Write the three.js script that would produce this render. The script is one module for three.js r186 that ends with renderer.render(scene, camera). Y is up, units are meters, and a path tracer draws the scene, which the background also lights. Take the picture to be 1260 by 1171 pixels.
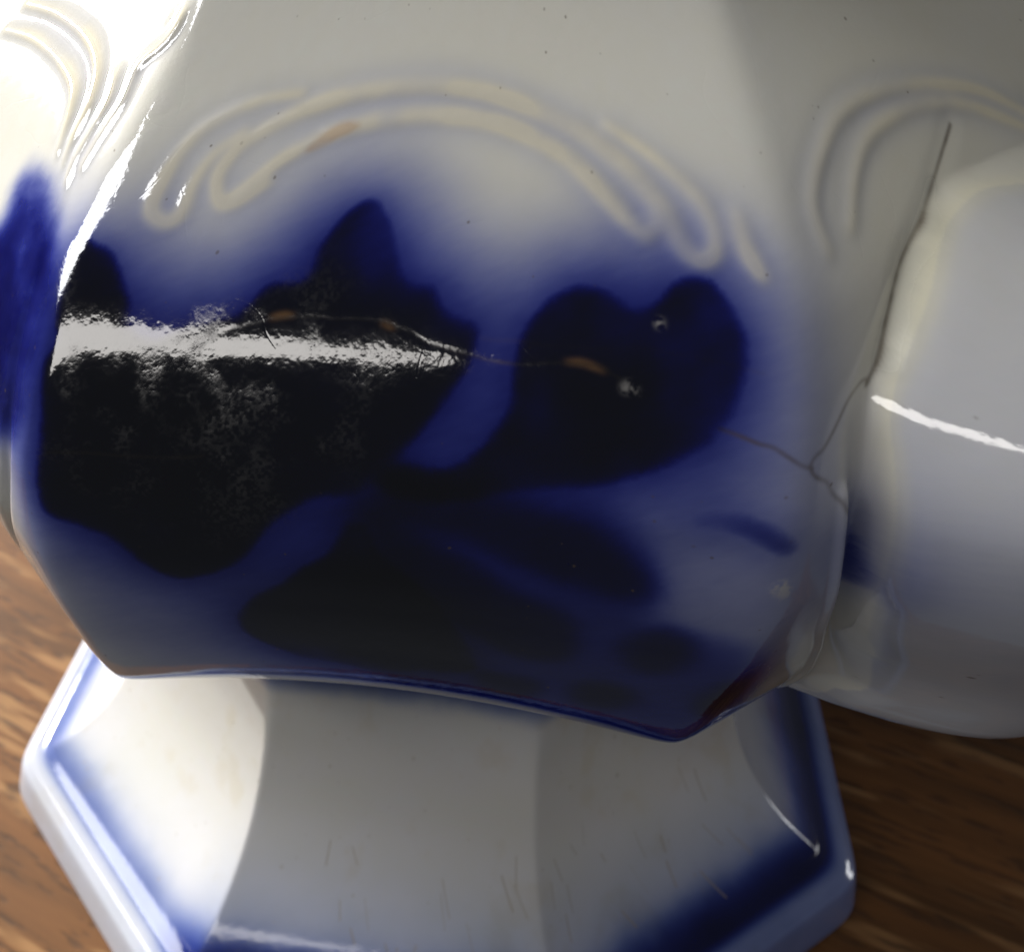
import * as THREE from 'three';
import { RectAreaLightUniformsLib } from 'three/addons/lights/RectAreaLightUniformsLib.js';

// ---------------------------------------------------------------- camera, light, exposure
const U = 0.08;                       // one model unit = the apothem of the foot = 8 cm
const DEG = Math.PI / 180;
const scene = new THREE.Scene();
const camera = new THREE.PerspectiveCamera(2 * Math.atan(585.5 / 1208.13) / DEG, 1260 / 1171, 0.005, 60);
camera.position.set(-0.4869 * U, 1.9207 * U, 1.9624 * U);
camera.up.set(0.09458, 0.69738, -0.71044);
camera.lookAt(-0.4869 * U, (1.9207 - 0.71364) * U, (1.9624 - 0.70052) * U);
camera.setViewOffset(1260, 1171, 320.6, -299.5, 1260, 1171);      // the photograph is cut from the upper right of a wider frame
camera.focus = 1.2 * U;
camera.userData.fStop = 34;

scene.background = new THREE.Color().setRGB(0.018, 0.019, 0.022);    // dim room all around
RectAreaLightUniformsLib.init();
const renderer = new THREE.WebGLRenderer({ antialias: true });
renderer.setSize(1024, 951);
renderer.toneMapping = THREE.LinearToneMapping;
renderer.toneMappingExposure = 4.5;
renderer.shadowMap.enabled = true;

const sph = (az, el, d) => new THREE.Vector3(Math.sin(az * DEG) * Math.cos(el * DEG), Math.sin(el * DEG), Math.cos(az * DEG) * Math.cos(el * DEG)).multiplyScalar(d);
// the sun, coming in low from the left and a little behind the vessel
const sun = new THREE.DirectionalLight(new THREE.Color(1, 0.98, 0.95), 2.0);
sun.position.copy(sph(-148, 25, 2));
sun.shadow.radius = 4;
sun.castShadow = true;
sun.shadow.mapSize.set(2048, 2048);
Object.assign(sun.shadow.camera, { left: -0.4, right: 0.4, top: 0.4, bottom: -0.4, near: 0.1, far: 5 });
sun.shadow.camera.updateProjectionMatrix();
scene.add(sun, sun.target);

// a window: a frame with a glowing pane and an area light just in front of the pane; A and B are the middles of its two ends
const aim = new THREE.Vector3(-0.3 * U, 1.35 * U, 0.9 * U);
function lampWindow(name, label, A, B, width, level, color) {
  const centre = A.clone().add(B).multiplyScalar(0.5), along = B.clone().sub(A), w = along.length(); along.normalize();
  const out = aim.clone().sub(centre); out.addScaledVector(along, -out.dot(along)).normalize();
  const g = new THREE.Group();
  g.name = name; g.position.copy(centre);
  g.quaternion.setFromRotationMatrix(new THREE.Matrix4().makeBasis(along, out.clone().cross(along), out));
  g.userData = { label, category: 'window' };
  scene.add(g);
  const pane = new THREE.Mesh(new THREE.BoxGeometry(w, width, 0.004), new THREE.MeshStandardMaterial({ color: 0x000000, emissive: color, emissiveIntensity: level * 0.05, roughness: 0.6 }));
  pane.name = 'pane'; g.add(pane);
  const l = new THREE.RectAreaLight(color, level, w, width); l.position.z = 0.006; l.rotation.y = Math.PI; g.add(l);
  const fm = new THREE.MeshStandardMaterial({ color: new THREE.Color().setRGB(0.7, 0.69, 0.66), roughness: 0.5 }), bar = 0.03;
  for (const [x, y, p, q] of [[-(w + bar) / 2, 0, bar, width], [(w + bar) / 2, 0, bar, width], [0, (width + bar) / 2, w + 2 * bar, bar], [0, -(width + bar) / 2, w + 2 * bar, bar]]) {
    const f = new THREE.Mesh(new THREE.BoxGeometry(p, q, 0.03), fm); f.name = 'frame'; f.position.set(x, y, -0.008); g.add(f);
  }
}
const white = new THREE.Color(1, 0.965, 0.93);
lampWindow('window', 'long white framed window high on the left behind the viewer', sph(-72, 33, 1).add(aim), sph(-22, 44, 6).add(aim), 0.22, 1.7, white);
lampWindow('window_001', 'added broad fill light out of view high on the left side', sph(-134, 42, 2).add(aim), sph(-98, 48, 2).add(aim), 1.1, 3.0, new THREE.Color(0.97, 0.98, 1));  // added fill light, set where the glaze does not mirror it
lampWindow('window_002', 'small bright window low on the right side', sph(92, 5, 2).add(aim), sph(104, 5, 2).add(aim), 0.3, 2.2, new THREE.Color(0.97, 0.98, 1));

// ---------------------------------------------------------------- small tools
function rng(seed) { let s = seed >>> 0; return () => { s = (s + 0x6D2B79F5) | 0; let t = Math.imul(s ^ (s >>> 15), 1 | s); t = (t + Math.imul(t ^ (t >>> 7), 61 | t)) ^ t; return ((t ^ (t >>> 14)) >>> 0) / 4294967296; }; }
const hash = (x, y) => { let h = Math.imul(x, 374761393) + Math.imul(y, 668265263) | 0; h = Math.imul(h ^ (h >>> 13), 1274126177); return ((h ^ (h >>> 16)) >>> 0) / 4294967296; };
function noise(x, y) {
  const i = Math.floor(x), j = Math.floor(y), u = x - i, v = y - j, s = u * u * (3 - 2 * u), t = v * v * (3 - 2 * v);
  return (hash(i, j) * (1 - s) + hash(i + 1, j) * s) * (1 - t) + (hash(i, j + 1) * (1 - s) + hash(i + 1, j + 1) * s) * t;
}
const fbm = (x, y, o = 4) => { let a = 0.5, r = 0, n = 0; for (let i = 0; i < o; i++) { r += a * noise(x, y); n += a; a *= 0.5; x = x * 2.03 + 17.1; y = y * 2.03 + 5.7; } return r / n; };
const clamp = THREE.MathUtils.clamp, ss = (a, b, x) => { const t = clamp((x - a) / (b - a), 0, 1); return t * t * (3 - 2 * t); };
const toSRGB = (c) => { c = clamp(c, 0, 1); return 255 * (c <= 0.0031308 ? 12.92 * c : 1.055 * Math.pow(c, 1 / 2.4) - 0.055); };
function dataTexture(px, w, h, srgb) {
  const t = new THREE.DataTexture(px, w, h, THREE.RGBAFormat);
  t.magFilter = THREE.LinearFilter; t.minFilter = THREE.LinearFilter; t.wrapS = t.wrapT = THREE.ClampToEdgeWrapping;
  if (srgb) t.colorSpace = THREE.SRGBColorSpace;
  t.needsUpdate = true; return t;
}
// monotone cubic through knots [x, y]
function curve(kn) {
  const n = kn.length, m = [], d = [];
  for (let i = 0; i < n - 1; i++) d.push((kn[i + 1][1] - kn[i][1]) / (kn[i + 1][0] - kn[i][0]));
  for (let i = 0; i < n; i++) m.push(i === 0 ? d[0] : i === n - 1 ? d[n - 2] : d[i - 1] * d[i] <= 0 ? 0 : 2 * d[i - 1] * d[i] / (d[i - 1] + d[i]));
  return (x) => {
    x = clamp(x, kn[0][0], kn[n - 1][0]); let i = 0; while (i < n - 2 && x > kn[i + 1][0]) i++;
    const w = kn[i + 1][0] - kn[i][0], t = (x - kn[i][0]) / w, q = t * t, c = q * t;
    return (2 * c - 3 * q + 1) * kn[i][1] + (c - 2 * q + t) * w * m[i] + (3 * q - 2 * c) * kn[i + 1][1] + (c - q) * w * m[i + 1];
  };
}

// ---------------------------------------------------------------- table
const PHI = -0.30133;                 // the front panel is turned this far to the left
{
  const W = 1024, H = 1024, px = new Uint8Array(W * H * 4), bp = new Uint8Array(W * H * 4);
  for (let y = 0; y < H; y++) for (let x = 0; x < W; x++) {
    const u = x / W * 0.5, v = y / H * 0.5;                     // metres, grain runs along u
    const warp = fbm(u * 14, v * 30, 3) * 0.02;
    const ring = 0.5 + 0.5 * Math.sin((v + warp) * 420 + 6 * fbm(u * 5, v * 40, 2));
    const broad = fbm(u * 16 + 9, (v + warp) * 95, 4), fine = fbm(u * 70, v * 900, 3), pore = fbm(u * 130 + 31, v * 800 + 7, 3);
    let t = 0.42 * ring * 0.5 + 0.6 * broad + 0.28 * (fine - 0.5);
    const dark = ss(0.60, 0.72, pore) * 0.55, pale = ss(0.56, 0.76, fbm(u * 42 + 3, v * 300 + 11, 3)) * 0.8;
    const mix = (a, b, k) => a + (b - a) * k;
    const c = [mix(0.055, 0.21, t), mix(0.023, 0.084, t), mix(0.005, 0.021, t)].map((k, i) => mix(mix(k, [0.26, 0.135, 0.05][i], pale), [0.03, 0.015, 0.007][i], dark));
    const o = (y * W + x) * 4; for (let i = 0; i < 3; i++) px[o + i] = toSRGB(c[i]); px[o + 3] = 255;
    bp[o] = bp[o + 1] = bp[o + 2] = clamp(200 - 150 * dark + 60 * (fine - 0.5), 0, 255); bp[o + 3] = 255;
  }
  const map = dataTexture(px, W, H, true), bump = dataTexture(bp, W, H, false);
  for (const t of [map, bump]) { t.wrapS = t.wrapT = THREE.MirroredRepeatWrapping; }
  const g = new THREE.BoxGeometry(0.8, 0.03, 0.47), p = g.attributes.position, uv = g.attributes.uv, a = 50 * DEG - PHI - Math.PI / 2;
  for (let i = 0; i < p.count; i++) uv.setXY(i, (p.getX(i) * Math.cos(a) - p.getZ(i) * Math.sin(a)) / 0.5 + 0.3, (p.getX(i) * Math.sin(a) + p.getZ(i) * Math.cos(a)) / 0.5 + 0.2);
  const t = new THREE.Mesh(g, new THREE.MeshPhysicalMaterial({ map, bumpMap: bump, bumpScale: 0.0003, roughness: 0.8, ior: 1.35 }));
  t.name = 'table_top'; t.rotation.y = PHI; t.position.set(Math.sin(PHI) * (1.13 * U - 0.235), -0.18 * U - 0.015, Math.cos(PHI) * (1.13 * U - 0.235)); t.receiveShadow = t.castShadow = true;
  t.userData = { kind: 'structure', label: 'brown wooden table top with streaky grain under the vessel' };
  scene.add(t);
}

// added blocker out of view; its slot keeps the sun to the left of the table
{
  const blocker = new THREE.Group(); blocker.name = 'blocker';
  blocker.userData = { kind: 'structure', label: 'added unseen pale panels with a tall slot that limit the sun' };
  blocker.position.copy(sph(-148, 0, 0.62)); blocker.rotation.y = -148 * DEG;
  const m = new THREE.MeshStandardMaterial({ color: new THREE.Color().setRGB(0.35, 0.34, 0.32), roughness: 0.9 });
  // seen from the vessel this blocker's own x axis runs to the left
  for (const [x0, x1, y0, y1] of [[-0.42, -0.42 * U, -0.8, 1.3], [1.46 * U, 0.36, -0.8, 1.3], [-0.42 * U, 1.46 * U, 0.75, 1.3]]) {
    const p = new THREE.Mesh(new THREE.BoxGeometry(x1 - x0, y1 - y0, 0.06), m); p.name = 'blocker_panel'; p.castShadow = p.receiveShadow = true; p.position.set((x0 + x1) / 2, (y0 + y1) / 2, 0); blocker.add(p);
  }
  scene.add(blocker);
}

// ---------------------------------------------------------------- the body: shape
// k counts panels round the vessel (front panel: -0.5 to 0.5), h is the height; (X, Y) is the chart of the glazed surface
const prof = curve([[0.60, 0.62], [0.68, 0.66], [0.78, 0.78], [0.84, 0.92], [0.88, 0.995], [1.0, 1.04], [1.1, 1.065], [1.18, 1.075], [1.27, 1.065], [1.36, 1.03], [1.46, 0.965], [1.56, 0.86], [1.69, 0.69], [1.8, 0.585], [1.9, 0.54], [2.0, 0.53], [2.15, 0.58], [2.3, 0.66]]);
const arcY = [];                                                   // arc length from the bottom edge, h from 0.9 up in steps of 0.001
{ let s = 0, pr = prof(0.9); for (let i = 0; i <= 1400; i++) { const r = prof(0.9 + i * 0.001); if (i) s += Math.hypot(0.001, r - pr); arcY.push(s); pr = r; } }
const YofH = (h) => { const f = clamp((h - 0.9) * 1000, 0, 1399.999), i = Math.floor(f); return arcY[i] + (arcY[i + 1] - arcY[i]) * (f - i); };
const HofY = (y) => { let a = 0, b = 1400; while (b - a > 1) { const m = (a + b) >> 1; if (arcY[m] < y) a = m; else b = m; } return 0.9 + 0.001 * (a + (y - arcY[a]) / (arcY[b] - arcY[a])); };
const archUp = (k, h) => { const p = ((((k + 0.5) % 1) + 1) % 1 - 0.5) / 0.5; return 0.05 * (k > 0.5 && k < 1.5 ? 0.0 : 1) * (1 - p * p) * (1 - ss(0.9, 1.3, h)) * ss(0.62, 0.88, h); };
function octagon(k, n) {                                           // rounded octagon of apothem 1
  let s = 0; const an = k * Math.PI / 4;
  for (let i = 0; i < 8; i++) { const c = Math.cos(an - i * Math.PI / 4); if (c > 0) s += Math.pow(c, n); }
  return Math.pow(s, -1 / n);
}

// chart raster: X from -1.12 to 1.12, Y from 0 to 1.1
const CW = 2048, SC = CW / 2.24, CH = Math.round(1.1 * SC);
const cx = (X) => (X + 1.12) * SC, cy = (Y) => Y * SC;
const canvas = document.createElement('canvas'); canvas.width = CW; canvas.height = CH;
const ctx = canvas.getContext('2d');
function spline(pts, closed) {                                     // Catmull-Rom into a dense polyline
  const n = pts.length, P = (i) => closed ? pts[(i + n) % n] : pts[clamp(i, 0, n - 1)], o = [];
  for (let i = 0; i < (closed ? n : n - 1); i++) for (let j = 0; j < 8; j++) {
    const t = j / 8, a = P(i - 1), b = P(i), c = P(i + 1), d = P(i + 2);
    o.push([0, 1].map((q) => 0.5 * (2 * b[q] + (c[q] - a[q]) * t + (2 * a[q] - 5 * b[q] + 4 * c[q] - d[q]) * t * t + (3 * b[q] - a[q] - 3 * c[q] + d[q]) * t * t * t)));
  }
  if (!closed) o.push(pts[n - 1]);
  return o;
}
function raster(draw) {
  ctx.fillStyle = '#000'; ctx.fillRect(0, 0, CW, CH); ctx.fillStyle = ctx.strokeStyle = '#fff'; ctx.lineCap = ctx.lineJoin = 'round';
  draw();
  const d = ctx.getImageData(0, 0, CW, CH).data, o = new Float32Array(CW * CH);
  for (let i = 0; i < o.length; i++) o[i] = d[i * 4] / 255;
  return o;
}
const trace = (pts) => { ctx.beginPath(); pts.forEach(([x, y], i) => ctx[i ? 'lineTo' : 'moveTo'](cx(x), cy(y))); };
const fill = (pts, v = 1) => { trace(spline(pts, true)); ctx.closePath(); ctx.fillStyle = `rgb(${Math.round(v * 255)},0,0)`; ctx.fill(); };
const stroke = (pts, w, v = 1) => { trace(spline(pts)); ctx.lineWidth = w * SC; ctx.strokeStyle = `rgb(${Math.round(v * 255)},0,0)`; ctx.stroke(); };
function taper(pts, w0, w1, v = 1) {                               // a stroke that is thickest in its middle
  const q = spline(pts), n = q.length; ctx.fillStyle = `rgb(${Math.round(v * 255)},0,0)`;
  q.forEach(([x, y], i) => { const e = Math.min(i, n - 1 - i) / n * 2; ctx.beginPath(); ctx.arc(cx(x), cy(y), SC * (w0 + (w1 - w0) * Math.min(1, e * 1.6)) / 2, 0, 7); ctx.fill(); });
  for (let i = 1; i < n; i++) { const e = Math.min(i, n - 1 - i) / n * 2; ctx.beginPath(); ctx.moveTo(cx(q[i - 1][0]), cy(q[i - 1][1])); ctx.lineTo(cx(q[i][0]), cy(q[i][1])); ctx.lineWidth = SC * (w0 + (w1 - w0) * Math.min(1, e * 1.6)); ctx.strokeStyle = ctx.fillStyle; ctx.stroke(); }
}
function blur(src, r) {                                            // three box passes, r in chart units
  let a = src, R = Math.max(1, Math.round(r * SC * 0.6));
  for (let pass = 0; pass < 3; pass++) {
    const b = new Float32Array(CW * CH), c = new Float32Array(CW * CH), n = 2 * R + 1;
    for (let y = 0; y < CH; y++) { const o = y * CW; let s = 0; for (let x = -R; x <= R; x++) s += a[o + clamp(x, 0, CW - 1)]; for (let x = 0; x < CW; x++) { b[o + x] = s / n; s += a[o + Math.min(CW - 1, x + R + 1)] - a[o + Math.max(0, x - R)]; } }
    for (let x = 0; x < CW; x++) { let s = 0; for (let y = -R; y <= R; y++) s += b[clamp(y, 0, CH - 1) * CW + x]; for (let y = 0; y < CH; y++) { c[y * CW + x] = s / n; s += b[Math.min(CH - 1, y + R + 1) * CW + x] - b[Math.max(0, y - R) * CW + x]; } }
    a = c;
  }
  return a;
}
const sample = (f, X, Y) => {
  const x = clamp(cx(X) - 0.5, 0, CW - 1.001), y = clamp(cy(Y) - 0.5, 0, CH - 1.001), i = Math.floor(x), j = Math.floor(y), u = x - i, v = y - j, o = j * CW + i;
  return (f[o] * (1 - u) + f[o + 1] * u) * (1 - v) + (f[o + CW] * (1 - u) + f[o + CW + 1] * u) * v;
};

// moulded scrolls, grooves, cracks and the outlines of the print, all in the chart of the surface
const F = {
  ridgeA: [[-.18, .845], [-.236, .836], [-.29, .81], [-.317, .777], [-.328, .734], [-.327, .705], [-.31, .691], [-.293, .694], [-.287, .709], [-.285, .738], [-.273, .77], [-.243, .8]],
  ridgeB: [[-.188, .739], [-.22, .715], [-.24, .71], [-.253, .726], [-.258, .751], [-.238, .784], [-.194, .814], [-.122, .84], [-.031, .852], [.049, .849], [.127, .83], [.203, .795], [.254, .753], [.282, .717], [.296, .685], [.307, .665], [.32, .66], [.331, .672], [.333, .697], [.323, .724], [.302, .748], [.271, .777], [.232, .804]],
  ridgeC: [[-.24, .715], [-.218, .731], [-.176, .768], [-.12, .796], [-.047, .814], [.031, .816], [.107, .804], [.177, .773], [.218, .736], [.246, .703], [.265, .684], [.274, .696], [.276, .717]],
  ridgeD: [[.357, .711], [.359, .677], [.372, .642]],
  ridgeE: [[.453, .654], [.446, .683], [.449, .715], [.478, .752], [.53, .787], [.607, .798], [.715, .787], [.807, .759], [.89, .70]],
  ridgeF: [[.491, .669], [.518, .717], [.56, .753], [.627, .769], [.7, .767], [.768, .749], [.86, .70]],
  ridgeG: [[-.978, .855], [-.843, .86], [-.704, .847], [-.608, .824], [-.569, .791], [-.541, .741]],
  ridgeH: [[-.975, .9], [-.821, .902], [-.665, .887], [-.576, .859], [-.533, .815], [-.523, .767], [-.511, .733]],
  ridgeI: [[-.51, .858], [-.486, .823], [-.485, .786], [-.488, .743], [-.483, .716]],
  ridgeJ: [[-.415, .949], [-.422, .914], [-.46, .877], [-.45, .83], [-.459, .778], [-.465, .738]],
  ridgeK: [[.90, .26], [.80, .25], [.72, .23], [.69, .205], [.72, .18], [.80, .175], [.90, .18]],
  groove: [[.715, .739], [.686, .717], [.651, .691], [.604, .656], [.555, .617], [.523, .576], [.498, .539], [.478, .513], [.471, .483], [.476, .422], [.497, .324], [.53, .22], [.575, .14], [.62, .05], [.63, .0]],
  boss: [[.79, .668], [.737, .672], [.687, .673], [.643, .662], [.604, .642], [.563, .603], [.518, .547], [.494, .5], [.494, .447], [.503, .38], [.528, .276], [.566, .19], [.61, .12], [.65, .03]],
  crack1: [[-.228, .55], [-.198, .57], [-.135, .588], [-.075, .589], [-.009, .585], [.038, .567], [.083, .558], [.131, .549], [.201, .554], [.237, .538]],
  crack2: [[.091, .576], [.151, .571], [.232, .57], [.287, .568], [.323, .56], [.369, .551]],
  crack3: [[.327, .498], [.356, .486], [.384, .472], [.409, .457]],
  crack4: [[.484, .522], [.458, .513], [.427, .48], [.409, .457], [.434, .429], [.458, .393]],
  crack5: [[-.379, .424], [-.342, .428], [-.286, .427], [-.204, .433]],
  petalTop: [[-.179, .592], [-.167, .611], [-.143, .625], [-.106, .633], [-.104, .667], [-.085, .695], [-.05, .719], [-.024, .693], [-.008, .661], [.002, .629], [.034, .627], [.043, .599], [.086, .586], [.084, .554], [.057, .512], [.022, .459], [-.037, .419], [-.131, .449], [-.21, .499], [-.266, .558]],
  mass: [[-.393, .539], [-.346, .581], [-.266, .558], [-.179, .587], [-.035, .575], [.036, .494], [-.029, .426], [-.027, .402], [-.068, .395], [-.119, .364], [-.147, .319], [-.177, .286], [-.229, .254], [-.268, .272], [-.3, .319], [-.345, .335], [-.385, .351], [-.386, .428], [-.39, .494]],
  leftblob: [[-.403, .668], [-.37, .662], [-.333, .631], [-.312, .591], [-.345, .571], [-.391, .567], [-.402, .621]],
  flowerR: [[-.02, .412], [.02, .435], [.085, .445], [.122, .5], [.135, .565], [.156, .609], [.194, .626], [.219, .627], [.24, .607], [.265, .614], [.291, .637], [.321, .64], [.341, .616], [.349, .574], [.341, .522], [.319, .484], [.284, .457], [.239, .438], [.185, .426], [.127, .416], [.05, .402]],
  leafR: [[-.002, .421], [.076, .428], [.146, .404], [.196, .389], [.246, .364], [.285, .315], [.272, .289], [.223, .297], [.171, .318], [.117, .349], [.064, .367], [.009, .382]],
  leafM: [[-.027, .394], [.028, .363], [.083, .332], [.158, .278], [.214, .241], [.232, .188], [.203, .14], [.153, .155], [.091, .206], [.033, .252]],
  leafL: [[-.028, .379], [.003, .323], [.061, .257], [.104, .162], [.121, .082], [.035, .05], [-.033, .046], [-.112, .071], [-.179, .138], [-.153, .218], [-.101, .275], [-.053, .33]],
  blob1: [[.281, .225], [.305, .244], [.333, .242], [.346, .209], [.331, .171], [.304, .162], [.282, .191]],
  blob2: [[.248, .082], [.275, .114], [.305, .107], [.319, .075], [.293, .043], [.261, .048]],
  blob3: [[.38, .12], [.391, .164], [.42, .173], [.43, .12], [.412, .075], [.39, .08]],
  blob4: [[.163, .227], [.197, .245], [.227, .216], [.228, .162], [.194, .139], [.161, .172]],
  blob5: [[.121, .082], [.163, .081], [.204, .077], [.2, .03], [.146, .03]],
  under: [[-.029, .419], [.112, .412], [.243, .393], [.288, .289], [.289, .245], [.364, .232], [.42, .2], [.45, .1], [.43, .0], [.315, -.02], [.144, -.02], [.012, -.02], [-.034, .276]],
  dash: [[.31, .398], [.33, .403], [.355, .401], [.377, .389], [.401, .371]],
  grooveblob: [[.47, .38], [.498, .318], [.515, .273]],
  haloShade: [[-.443, .629], [-.279, .61], [-.19, .639], [-.125, .696], [-.052, .737], [.018, .671], [.062, .604], [.132, .613], [.201, .644], [.291, .655], [.345, .647], [.373, .589], [.374, .479], [.385, .413], [.45, .175], [.40, .0], [.034, .0], [-.3, .03], [-.37, .12], [-.392, .304]],  // blue halo of the print, widened at lower left to paint in shade
  blueL: [[-.582, .619], [-.6, .69], [-.50, .68], [-.424, .60], [-.43, .494], [-.46, .42], [-.65, .42], [-.75, .55]],
};
const scrollNames = ['ridgeA', 'ridgeB', 'ridgeC', 'ridgeD', 'ridgeE', 'ridgeF', 'ridgeG', 'ridgeH', 'ridgeI', 'ridgeJ', 'ridgeK'];
const mirrorAt = (pts, X0) => pts.map(([x, y]) => [2 * X0 - x, y]);
const bossOutline = [...F.boss, [.65, -.05], [.95, -.05], ...mirrorAt(F.boss, 0.8).reverse().slice(0, -1)];

const ridgeMask = raster(() => { for (const n of scrollNames) taper(F[n], 0.009, /[BC]/.test(n) ? 0.021 : 0.018); });
const ridgeSoft = blur(ridgeMask, 0.011), ridgeWide = blur(ridgeMask, 0.026);
const bossIn = raster(() => fill(bossOutline)), bossStep = blur(bossIn, 0.010), bossBulge = blur(bossIn, 0.13);
const grooveM = blur(raster(() => { stroke(F.groove, 0.028); stroke(mirrorAt(F.groove, 0.8), 0.028); stroke([[-.46, .70], [-.455, .6], [-.452, .5], [-.46, .4], [-.49, .3], [-.53, .2], [-.58, .08]], 0.018, 0.7); }), 0.010);
const beadM = blur(raster(() => { const off = (p, d) => p.slice(9).map(([x, y]) => [x + d, y]); stroke(off(F.groove, -0.026), 0.010); }), 0.006);
const crackFine = blur(raster(() => { for (const n of ['crack1', 'crack2', 'crack3', 'crack4', 'crack5']) { const r = rng(n.charCodeAt(5)); stroke(spline(F[n]).filter((_, i) => i % 3 === 0).map(([x, y]) => [x + (r() - 0.5) * 0.003, y + (r() - 0.5) * 0.003]), n === 'crack2' ? 0.0014 : n === 'crack1' ? 0.0019 : 0.0030, n === 'crack2' ? 0.45 : 1); } const r = rng(3); stroke(F.groove.slice(0, 8).map(([x, y]) => [x + (r() - 0.5) * 0.010, y + (r() - 0.5) * 0.006]), 0.0046, 1); }), 0.0012);
const bossEdge = blur(raster(() => taper(F.boss.slice(0, -1), 0.004, 0.007)), 0.0035), beadCol = blur(raster(() => stroke(F.groove.slice(8).map(([x, y]) => [x - 0.026, y]), 0.008)), 0.005);

// outward displacement of the surface, in model units
function relief(X, Y) {
  if (X < -1.11 || X > 1.11 || Y > 1.09) return 0;
  const fade = ss(1.09, 1.0, Y);
  return fade * ((2.4 - 1.85 * ss(-0.43, -0.38, X) + 0.45 * ss(-0.25, -0.1, X)) * (0.0055 * sample(ridgeSoft, X, Y) - 0.0035 * sample(ridgeWide, X, Y)) + 0.036 * sample(bossStep, X, Y) + 0.20 * Math.pow(Math.max(0, sample(bossBulge, X, Y) - 0.42) / 0.5, 1.15) + 0.008 * sample(bossEdge, X, Y)
    - (0.002 + 0.022 * ss(0.52, 0.3, Y) * ss(0.02, 0.22, Y)) * sample(grooveM, X, Y) + 0.010 * sample(beadM, X, Y) - 0.0003 * sample(crackFine, X, Y));
}

// ---------------------------------------------------------------- the body: glaze, print, wear
const core = raster(() => { for (const n of ['petalTop', 'mass', 'leftblob', 'flowerR', 'leafL']) fill(F[n]); stroke(F.dash.slice(0, 4), 0.012, 1); taper(F.dash.slice(1), 0.012, 0.026, 0.7); stroke(F.grooveblob, 0.03, 0.5); });
const lowM = blur(raster(() => { for (const n of ['leafR', 'leafM', 'blob1', 'blob2', 'blob3', 'blob4', 'blob5']) fill(F[n]); }), 0.016);
const coreSharp = blur(core, 0.014), coreMid = blur(core, 0.030), coreWide = blur(core, 0.095);
const underM = blur(raster(() => fill(F.under)), 0.03), haloShadeM = blur(raster(() => fill(F.haloShade)), 0.085), leftM = blur(raster(() => fill(F.blueL)), 0.03);
const creamM = blur(ridgeMask, 0.008);
const rustM = blur(raster(() => { taper([[-.15, .775], [-.115, .798], [-.085, .806]], 0.002, 0.016, 1); taper([[-.15, .587], [-.135, .591], [-.12, .591]], 0.0005, 0.0042, 1); taper([[-.02, .587], [-.003, .581]], 0.0005, 0.0032, 1); taper([[.18, .555], [.2, .554], [.222, .546]], 0.0005, 0.0032, 1); }), 0.003);
const chipM = blur(raster(() => { for (const [x, y, r, v] of [[.398, .327, .010, 1], [.405, .318, .007, .8], [.242, .532, .006, .5], [.249, .529, .004, .4], [.273, .596, .004, .8]]) { ctx.beginPath(); ctx.arc(cx(x), cy(y), r * SC, 0, 7); ctx.fillStyle = `rgb(${Math.round(v * 255)},0,0)`; ctx.fill(); } }), 0.003);
const grimeM = blur(raster(() => { stroke([[.64, .683], [.604, .652], [.555, .613], [.523, .572], [.50, .535]], 0.02, 1); }), 0.006);
const specks = [];
{ const r = rng(77); for (let i = 0; i < 260; i++) specks.push([r() * 2.2 - 1.1, r() * 1.05, 0.001 + 0.0022 * r() * r(), 0.25 + 0.6 * r()]); }
const speckM = raster(() => { for (const [x, y, r, v] of specks) { ctx.beginPath(); ctx.ellipse(cx(x), cy(y), r * SC, r * SC * 0.8, x * 9, 0, 7); ctx.fillStyle = `rgb(${Math.round(v * 255)},0,0)`; ctx.fill(); } });
const craze = raster(() => { const r = rng(5); for (let i = 0; i < 150; i++) { let x = r() * 2.2 - 1.1, y = r() * 1.05, a = r() * 7; const p = [[x, y]]; for (let j = 0; j < 4; j++) { a += (r() - 0.5) * 0.9; x += Math.cos(a) * 0.02; y += Math.sin(a) * 0.02; p.push([x, y]); } stroke(p, 0.0009, 0.3 + 0.5 * r()); } });

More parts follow.
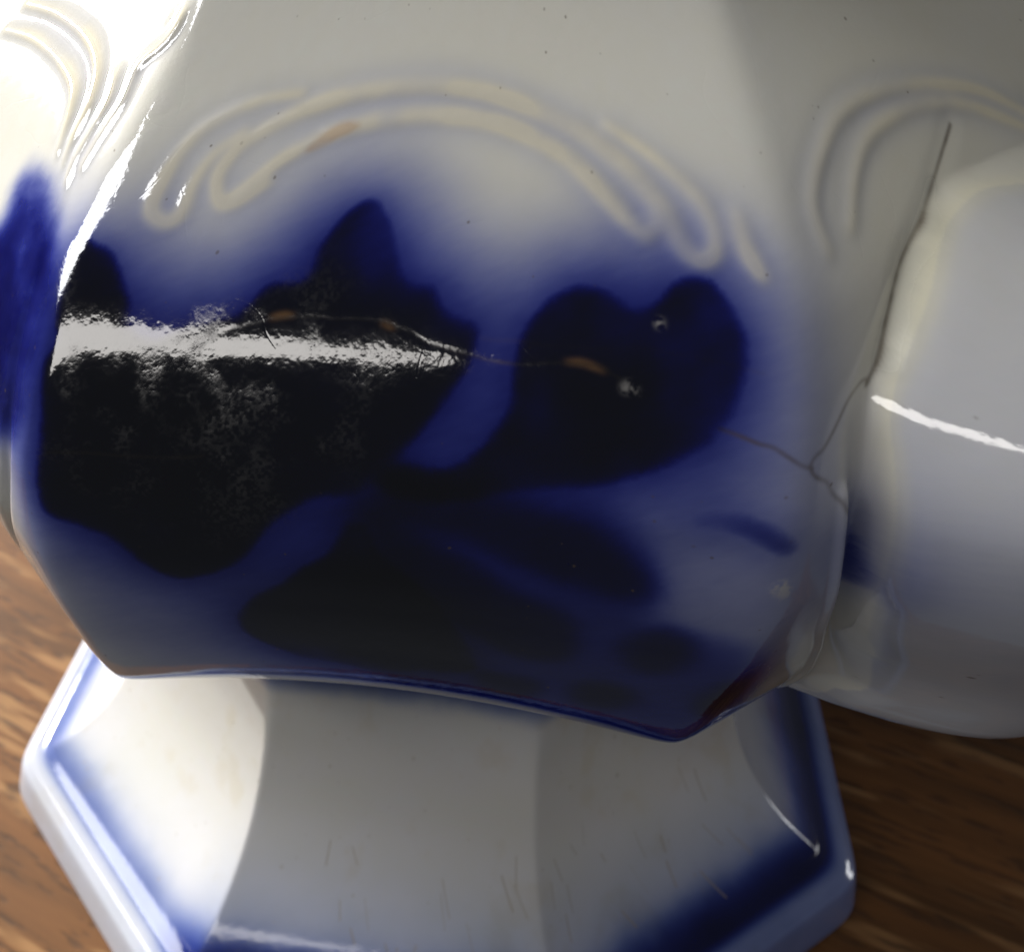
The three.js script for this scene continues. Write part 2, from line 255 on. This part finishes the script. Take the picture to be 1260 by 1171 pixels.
const px = new Uint8Array(CW * CH * 4), rp = new Uint8Array(CW * CH * 4), bp = new Uint8Array(CW * CH * 4);
const worn = (X, Y) => ss(0.42, 0.75, fbm(X * 22 + 4, Y * 22, 4)) * ss(0.34, 0.1, Math.hypot((X + 0.27) * 0.9, (Y - 0.50) * 1.5));
for (let y = 0; y < CH; y++) for (let x = 0; x < CW; x++) {
  const X = (x + 0.5) / SC - 1.12, Y = (y + 0.5) / SC , o = (y * CW + x) * 4;
  // the ink has run unevenly: look it up a little to one side
  const wx = (fbm(X * 16 + 50, Y * 16, 4) - 0.5) * 0.015, wy = (fbm(X * 16, Y * 16 + 80, 4) - 0.5) * 0.015;
  const iw = clamp(Math.round(y + wy * SC), 0, CH - 1) * CW + clamp(Math.round(x + wx * SC), 0, CW - 1), i = y * CW + x;
  const n1 = fbm(X * 9, Y * 9, 4), cream = clamp(1.25 * creamM[i] * (0.5 + 0.7 * ss(0.25, 0.75, fbm(X * 11 + 70, Y * 11, 3))), 0, 1), n2 = fbm(X * 60 + 7, Y * 60, 3), grain = hash(x, y) - 0.5, n3 = fbm(X * 260, Y * 260, 2);
  // cobalt: how much sits in the glaze here; its halo also carries lower-left shade
  let D = 1.5 * ss(0.2, 1.0, coreSharp[iw]) * ss(0.22, 0.6, fbm(X * 6 + 2, Y * 6 + 5, 4)) + 0.35 * ss(0.25, 0.8, coreSharp[iw]) + 0.40 * coreMid[iw] + 0.95 * coreWide[i] + 0.62 * underM[iw] + 0.9 * lowM[iw] + 0.24 * haloShadeM[i] + 0.012 + 0.05 * bossIn[i] + 0.11 * ridgeWide[i] + 1.1 * leftM[iw] * (0.4 + 1.2 * fbm(X * 16, Y * 16 + 40, 4));
  D *= (0.82 + 0.36 * n1) * (0.95 + 0.1 * fbm(X * 40 + Y * 25, Y * 140 - X * 60, 3)); D += 0.035 * (n2 - 0.5) * (0.3 + coreWide[i]) + 0.006 * grain;
  D = Math.max(0, D) * (1 - 0.6 * Math.max(0.9 * cream, 0.9 * bossEdge[i], 0.6 * beadCol[i]) * (1 - coreSharp[i]));
  const yellow = 0.35 * n1 + 0.36 * Math.max(cream, bossEdge[i]) + 0.35 * ss(0.36, 0.6, X) * ss(0.45, 0.7, Y);
  let c = [0.66 + 0.08 * cream, 0.64 + 0.05 * cream - 0.025 * yellow, 0.56 - 0.12 * yellow];
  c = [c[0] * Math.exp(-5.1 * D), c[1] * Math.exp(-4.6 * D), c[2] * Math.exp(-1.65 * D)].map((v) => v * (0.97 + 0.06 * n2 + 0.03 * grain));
  const mixTo = (t, k) => { for (let q = 0; q < 3; q++) c[q] += (t[q] - c[q]) * k; };
  mixTo([0.42, 0.22, 0.075], 0.42 * clamp(rustM[i] * (0.6 + 0.8 * n2), 0, 1));
  mixTo([0.19, 0.19, 0.14], 0.32 * clamp(grimeM[i] * (0.5 + n2), 0, 1));
  const w = worn(X, Y); mixTo([0.05, 0.048, 0.045], 0.45 * w * ss(0.35, 0.7, n3) * coreMid[i]);
  mixTo([0.45, 0.43, 0.40], 0.8 * chipM[i] * ss(0.35, 0.6, n3 * 0.5 + n2 * 0.5));
  { const q = 1 - 0.93 * ss(0.15, 0.6, coreMid[i]); mixTo([0.08 * q, 0.054 * q, 0.028 * q], 0.85 * crackFine[i] * (0.6 + 0.6 * n2)); }
  mixTo([0.09, 0.06, 0.03], 0.75 * speckM[i] * (1 - coreSharp[i]));
  c.push(1);
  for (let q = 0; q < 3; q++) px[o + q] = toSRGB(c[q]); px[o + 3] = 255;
  const rough = 0.045 + 0.04 * n2 + 0.30 * w * n3 + 0.12 * crackFine[i] + 0.3 * grimeM[i];
  rp[o] = rp[o + 1] = rp[o + 2] = clamp(rough * 255, 8, 255); rp[o + 3] = 255;
  bp[o] = bp[o + 1] = bp[o + 2] = clamp(150 + 26 * (1 - 0.6 * ss(0.4, 0.5, X)) * (n2 - 0.5) + 34 * (n3 - 0.5) * (0.2 + 0.9 * w) + 8 * grain * (0.2 + 1.6 * w) - 25 * craze[i] - 12 * crackFine[i] + 60 * chipM[i], 0, 255); bp[o + 3] = 255;
}
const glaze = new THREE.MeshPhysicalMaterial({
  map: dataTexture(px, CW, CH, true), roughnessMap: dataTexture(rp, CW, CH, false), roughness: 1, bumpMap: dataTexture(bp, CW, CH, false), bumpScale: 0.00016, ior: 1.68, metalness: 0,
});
const plainGlaze = new THREE.MeshPhysicalMaterial({ color: new THREE.Color().setRGB(0.66, 0.64, 0.59), roughness: 0.1, ior: 1.5 });

// ---------------------------------------------------------------- the vessel: one group, its parts and their pieces
const vessel = new THREE.Group();
vessel.name = 'ceramic_vessel';
vessel.position.set(0, 0, 0);
vessel.rotation.y = PHI;
vessel.userData = { label: 'large white glazed ceramic vessel with dark blue flower print standing on the wooden table', category: 'ceramic vessel' };
scene.add(vessel);

// a grid of points round the vessel, k x rows, split into named meshes by a sorter that looks at each cell
function gridNormals(P, nk, nr) {
  const idx = []; for (let j = 0; j < nr - 1; j++) for (let i = 0; i < nk; i++) { const a = j * nk + i, b = j * nk + (i + 1) % nk; idx.push(a, b, a + nk, b, b + nk, a + nk); }
  const g = new THREE.BufferGeometry(); g.setAttribute('position', new THREE.BufferAttribute(P, 3)); g.setIndex(idx); g.computeVertexNormals();
  return g.attributes.normal.array;
}
function splitGrid(ks, nr, at, sorter, make) {
  const nk = ks.length, P = new Float32Array(nk * nr * 3), KU = ks.map((k) => k);
  for (let j = 0; j < nr; j++) for (let i = 0; i < nk; i++) { const p = at(ks[i], j); P.set(p, (j * nk + i) * 3); }
  const N = gridNormals(P, nk, nr), bins = new Map();
  for (let j = 0; j < nr - 1; j++) for (let i = 0; i < nk; i++) { const key = sorter(i, j, ks); if (!bins.has(key)) bins.set(key, []); bins.get(key).push([i, j]); }
  for (const [key, cells] of bins) {
    const seen = new Map(), pos = [], nor = [], uv = [], idx = [];
    const vert = (i, j) => {
      const id = j * 100003 + i; let v = seen.get(id);
      if (v === undefined) { v = pos.length / 3; seen.set(id, v); const q = (j * nk + i % nk) * 3; pos.push(P[q], P[q + 1], P[q + 2]); nor.push(N[q], N[q + 1], N[q + 2]); uv.push(...make.uv(i === nk ? KU[0] + 8 : KU[i], j)); }
      return v;
    };
    for (const [i, j] of cells) { const a = vert(i, j), b = vert(i + 1, j), c = vert(i, j + 1), d = vert(i + 1, j + 1); idx.push(a, b, c, b, d, c); }
    const g = new THREE.BufferGeometry();
    g.setAttribute('position', new THREE.Float32BufferAttribute(pos, 3)); g.setAttribute('normal', new THREE.Float32BufferAttribute(nor, 3)); g.setAttribute('uv', new THREE.Float32BufferAttribute(uv, 2)); g.setIndex(idx);
    make.mesh(key, g);
  }
}
const kList = (fineFrom, fineTo, fine, coarse) => { const o = []; for (let k = -4; k < 4 - 1e-6;) { o.push(k); k += k >= fineFrom - 1e-6 && k < fineTo ? fine : coarse; } return o; };
const addPart = (name, g, m, parent, label) => { const o = new THREE.Mesh(g, m); o.name = name; o.castShadow = o.receiveShadow = true; if (label) o.userData.label = label; parent.add(o); return o; };

{
  const ks = kList(-1.42, 1.45, 0.0045, 0.05), hs = [];
  for (let h = 0.62; h < 0.9; h += 0.012) hs.push(h);
  for (let Y = 0; Y < 1.0; Y += 0.0036) hs.push(HofY(Y));
  for (let h = HofY(1.0) + 0.012; h < 2.3; h += 0.02) hs.push(h);
  const outer = hs.length, rows = hs.map((h) => [h, prof(h)]);
  for (const [h, r] of [[2.312, 0.655], [2.31, 0.63], [2.25, 0.595], [2.1, 0.52], [1.95, 0.48], [1.8, 0.53], [1.6, 0.75], [1.4, 0.94], [1.1, 0.99], [0.9, 0.9], [0.8, 0.6], [0.78, 0.02]]) rows.push([h, r]);
  const at = (k, j) => {
    const [h, a] = rows[j], X = k * 0.8, up = j < outer ? archUp(k, h) : 0, d = j < outer ? relief(X, YofH(h)) * ss(0.66, 0.9, h) : 0;
    const r = a * octagon(k, 115) + d, an = k * Math.PI / 4;
    return [Math.sin(an) * r * U, (h + up) * U, Math.cos(an) * r * U];
  };
  const panels = [];
  const sorter = (i, j, ks) => {
    const k = ks[i] + 0.002, h = rows[j][0];
    if (j >= outer) return 'inside';
    let n = Math.floor(k + 0.5); if (n === 4) n = -4;
    const X = k * 0.8, Y = YofH(h);
    if (Math.abs(X) < 1.1 && Y < 1.05) {
      if (sample(ridgeSoft, X, Y) > 0.3) { for (const q of scrollNames) for (const [a, b] of F[q + 'Dense']) if ((a - X) ** 2 + (b - Y) ** 2 < 0.00028) return 'scroll:' + n + ':' + q; }
      if (sample(bossIn, X, Y) > 0.5 && h > 0.86) return 'boss:1';
    }
    return 'panel:' + n;
  };
  for (const q of scrollNames) F[q + 'Dense'] = spline(F[q]);
  const made = [];
  splitGrid(ks, rows.length, at, sorter, { uv: (k, j) => [clamp(cx(k * 0.8) / CW, 0, 1), clamp(cy(YofH(rows[j][0])) / CH, 0, 1)], mesh: (key, g) => made.push([key, g]) });
  const parents = {};
  let body = null;
  for (const [key, g] of made) {
    const [kind, n] = key.split(':');
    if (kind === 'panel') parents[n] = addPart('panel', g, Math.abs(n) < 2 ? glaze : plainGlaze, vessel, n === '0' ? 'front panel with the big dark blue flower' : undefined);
    if (kind === 'inside') addPart('inner_wall', g, plainGlaze, vessel);
  }
  for (const [key, g] of made) {
    const [kind, n] = key.split(':');
    if (kind === 'scroll') addPart('scroll', g, glaze, parents[n]);
    if (kind === 'boss') addPart('boss', g, glaze, parents[n], 'raised pale boss right of the front panel');
  }
}

// ---------------------------------------------------------------- the foot
{
  // outline from the neck down to the table: [apothem, height]
  const out = [[0.64, 0.74], [0.642, 0.66], [0.645, 0.58], [0.652, 0.5], [0.672, 0.40], [0.715, 0.285], [0.775, 0.185], [0.85, 0.105], [0.92, 0.052], [0.96, 0.031], [0.977, 0.026], [0.99, 0.025], [1.003, 0.022], [1.017, 0.012], [1.03, -0.003], [1.045, -0.05], [1.055, -0.09], [1.053, -0.112], [1.035, -0.12], [0.9, -0.12], [0.02, -0.12]];
  for (const p of out) { if (p[1] < 0.5) { p[0] *= 1 + 0.03 * ss(0.4, 0.05, p[1]); p[1] -= 0.06 * ss(0.5, 0.1, p[1]); } }
  const dense = []; const P = (i) => out[clamp(i, 0, out.length - 1)];
  for (let i = 0; i < out.length - 1; i++) for (let j = 0; j < 7; j++) { const t = j / 7, a = P(i - 1), b = P(i), c = P(i + 1), d = P(i + 2); dense.push([0, 1].map((q) => 0.5 * (2 * b[q] + (c[q] - a[q]) * t + (2 * a[q] - 5 * b[q] + 4 * c[q] - d[q]) * t * t + (3 * b[q] - a[q] - 3 * c[q] + d[q]) * t * t * t))); }
  dense.push(out[out.length - 1]);
  const len = [0]; for (let i = 1; i < dense.length; i++) len.push(len[i - 1] + Math.hypot(dense[i][0] - dense[i - 1][0], dense[i][1] - dense[i - 1][1]));
  const rimAt = len[dense.findIndex((p) => p[0] >= 0.98)], VT = 1.25, KW = 2.4;
  // glaze of the foot: pooled cobalt under the body and along the rim, brownish scratches
  const W = 2048, H = 640, fp = new Uint8Array(W * H * 4), fr = new Uint8Array(W * H * 4), fb = new Uint8Array(W * H * 4);
  const c2 = document.createElement('canvas'); c2.width = W; c2.height = H; const g2 = c2.getContext('2d');
  g2.fillStyle = '#000'; g2.fillRect(0, 0, W, H); g2.lineCap = 'round';
  const r = rng(9), kx = (k) => (k + KW) / (2 * KW) * W, vy = (v) => v / VT * H;
  for (let i = 0; i < 34; i++) { const k = -0.45 + r() * 1.8, v = 0.5 + r() * 0.28, l = 0.02 + r() * 0.07; g2.strokeStyle = `rgb(${90 + r() * 120 | 0},0,0)`; g2.lineWidth = 1.5 + r() * 2.2; g2.beginPath(); g2.moveTo(kx(k), vy(v)); g2.lineTo(kx(k + (r() - 0.2) * 0.04), vy(v + l)); g2.stroke(); }
  for (let i = 0; i < 190; i++) { g2.fillStyle = `rgb(${60 + r() * 110 | 0},0,0)`; g2.beginPath(); g2.arc(kx(-2 + 4 * r()), vy(0.1 + r() * 0.75), 1 + 2.4 * r() * r(), 0, 7); g2.fill(); }
  const mark = g2.getImageData(0, 0, W, H).data;
  for (let y = 0; y < H; y++) for (let x = 0; x < W; x++) {
    const k = (x + 0.5) / W * 2 * KW - KW, v = (y + 0.5) / H * VT, o = (y * W + x) * 4, n1 = fbm(k * 5 + 3, v * 7, 4), n2 = fbm(k * 50, v * 60, 3);
    const e = rimAt - v, side = 0.25 + 0.75 * ss(-0.7, -0.4, k);  // rim cobalt thinned on the left: sunlit paleness put into the colour
    const band = e > 0 ? Math.exp(-Math.pow(e / (0.06 + 0.02 * n1), 2)) * 1.0 + 0.16 * Math.exp(-Math.pow(e / 0.22, 2)) : 0.24 + 0.9 * Math.exp(-Math.pow(e / 0.02, 2));
    const neck = 0.75 * ss(0.24, 0.10, v + 0.05 * n1);
    let D = (1.15 * band * side * (0.8 + 0.4 * n1) + neck * (0.6 + 0.8 * n1) + 0.012 * (n2 - 0.5) + 0.015); D = Math.max(0, D);
    let c = [0.70 * Math.exp(-5.6 * D), 0.67 * Math.exp(-4.7 * D), (0.62 - 0.06 * n1) * Math.exp(-2.0 * D)].map((q) => q * (0.97 + 0.06 * n2));
    const st = ss(0.56, 0.78, fbm(k * 8 + 60, v * 10 + 3, 5)); c = c.map((q, i) => q * (1 - [0.035, 0.06, 0.11][i] * st));
    const m = mark[o] / 255; c = c.map((q, i) => q + ([0.3, 0.24, 0.15][i] - q) * m * 0.6);
    for (let q = 0; q < 3; q++) fp[o + q] = toSRGB(c[q]); fp[o + 3] = 255;
    fr[o] = fr[o + 1] = fr[o + 2] = 255 * (0.09 + 0.06 * n2); fr[o + 3] = 255;
    fb[o] = fb[o + 1] = fb[o + 2] = 128 + 40 * (n2 - 0.5) + 60 * (n1 - 0.5) - 0.25 * mark[o]; fb[o + 3] = 255;
  }
  const footGlaze = new THREE.MeshPhysicalMaterial({ map: dataTexture(fp, W, H, true), roughnessMap: dataTexture(fr, W, H, false), roughness: 1, bumpMap: dataTexture(fb, W, H, false), bumpScale: 0.00012, ior: 1.5 });
  const foot = new THREE.Group(); foot.name = 'foot'; vessel.add(foot);
  const ks = kList(-4, 4, 0.00625, 0.00625);
  const at = (k, j) => {
    const [a, h] = dense[j], v = len[j], sharp = v > rimAt - 0.02 ? 60 : 90 + 330 * ss(0.15, 0.5, v);
    const rr = a * octagon(k, sharp), an = k * Math.PI / 4;
    return [Math.sin(an) * rr * U, h * U, Math.cos(an) * rr * U];
  };
  splitGrid(ks, dense.length, at, (i, j, ks) => { const n = Math.floor(ks[i] + 0.003 + 0.5); return len[j] >= rimAt ? 'rim' : 'panel:' + (n === 4 ? -4 : n); }, {
    uv: (k, j) => [clamp((k + KW) / (2 * KW), 0.001, 0.999), clamp(len[j] / VT, 0, 1)],
    mesh: (key, g) => { g.index.array.reverse(); for (let i = 0, a = g.attributes.normal.array; i < a.length; i++) a[i] *= -1; addPart(key === 'rim' ? 'rim' : 'foot_panel', g, footGlaze, foot); },
  });
}

renderer.render(scene, camera);
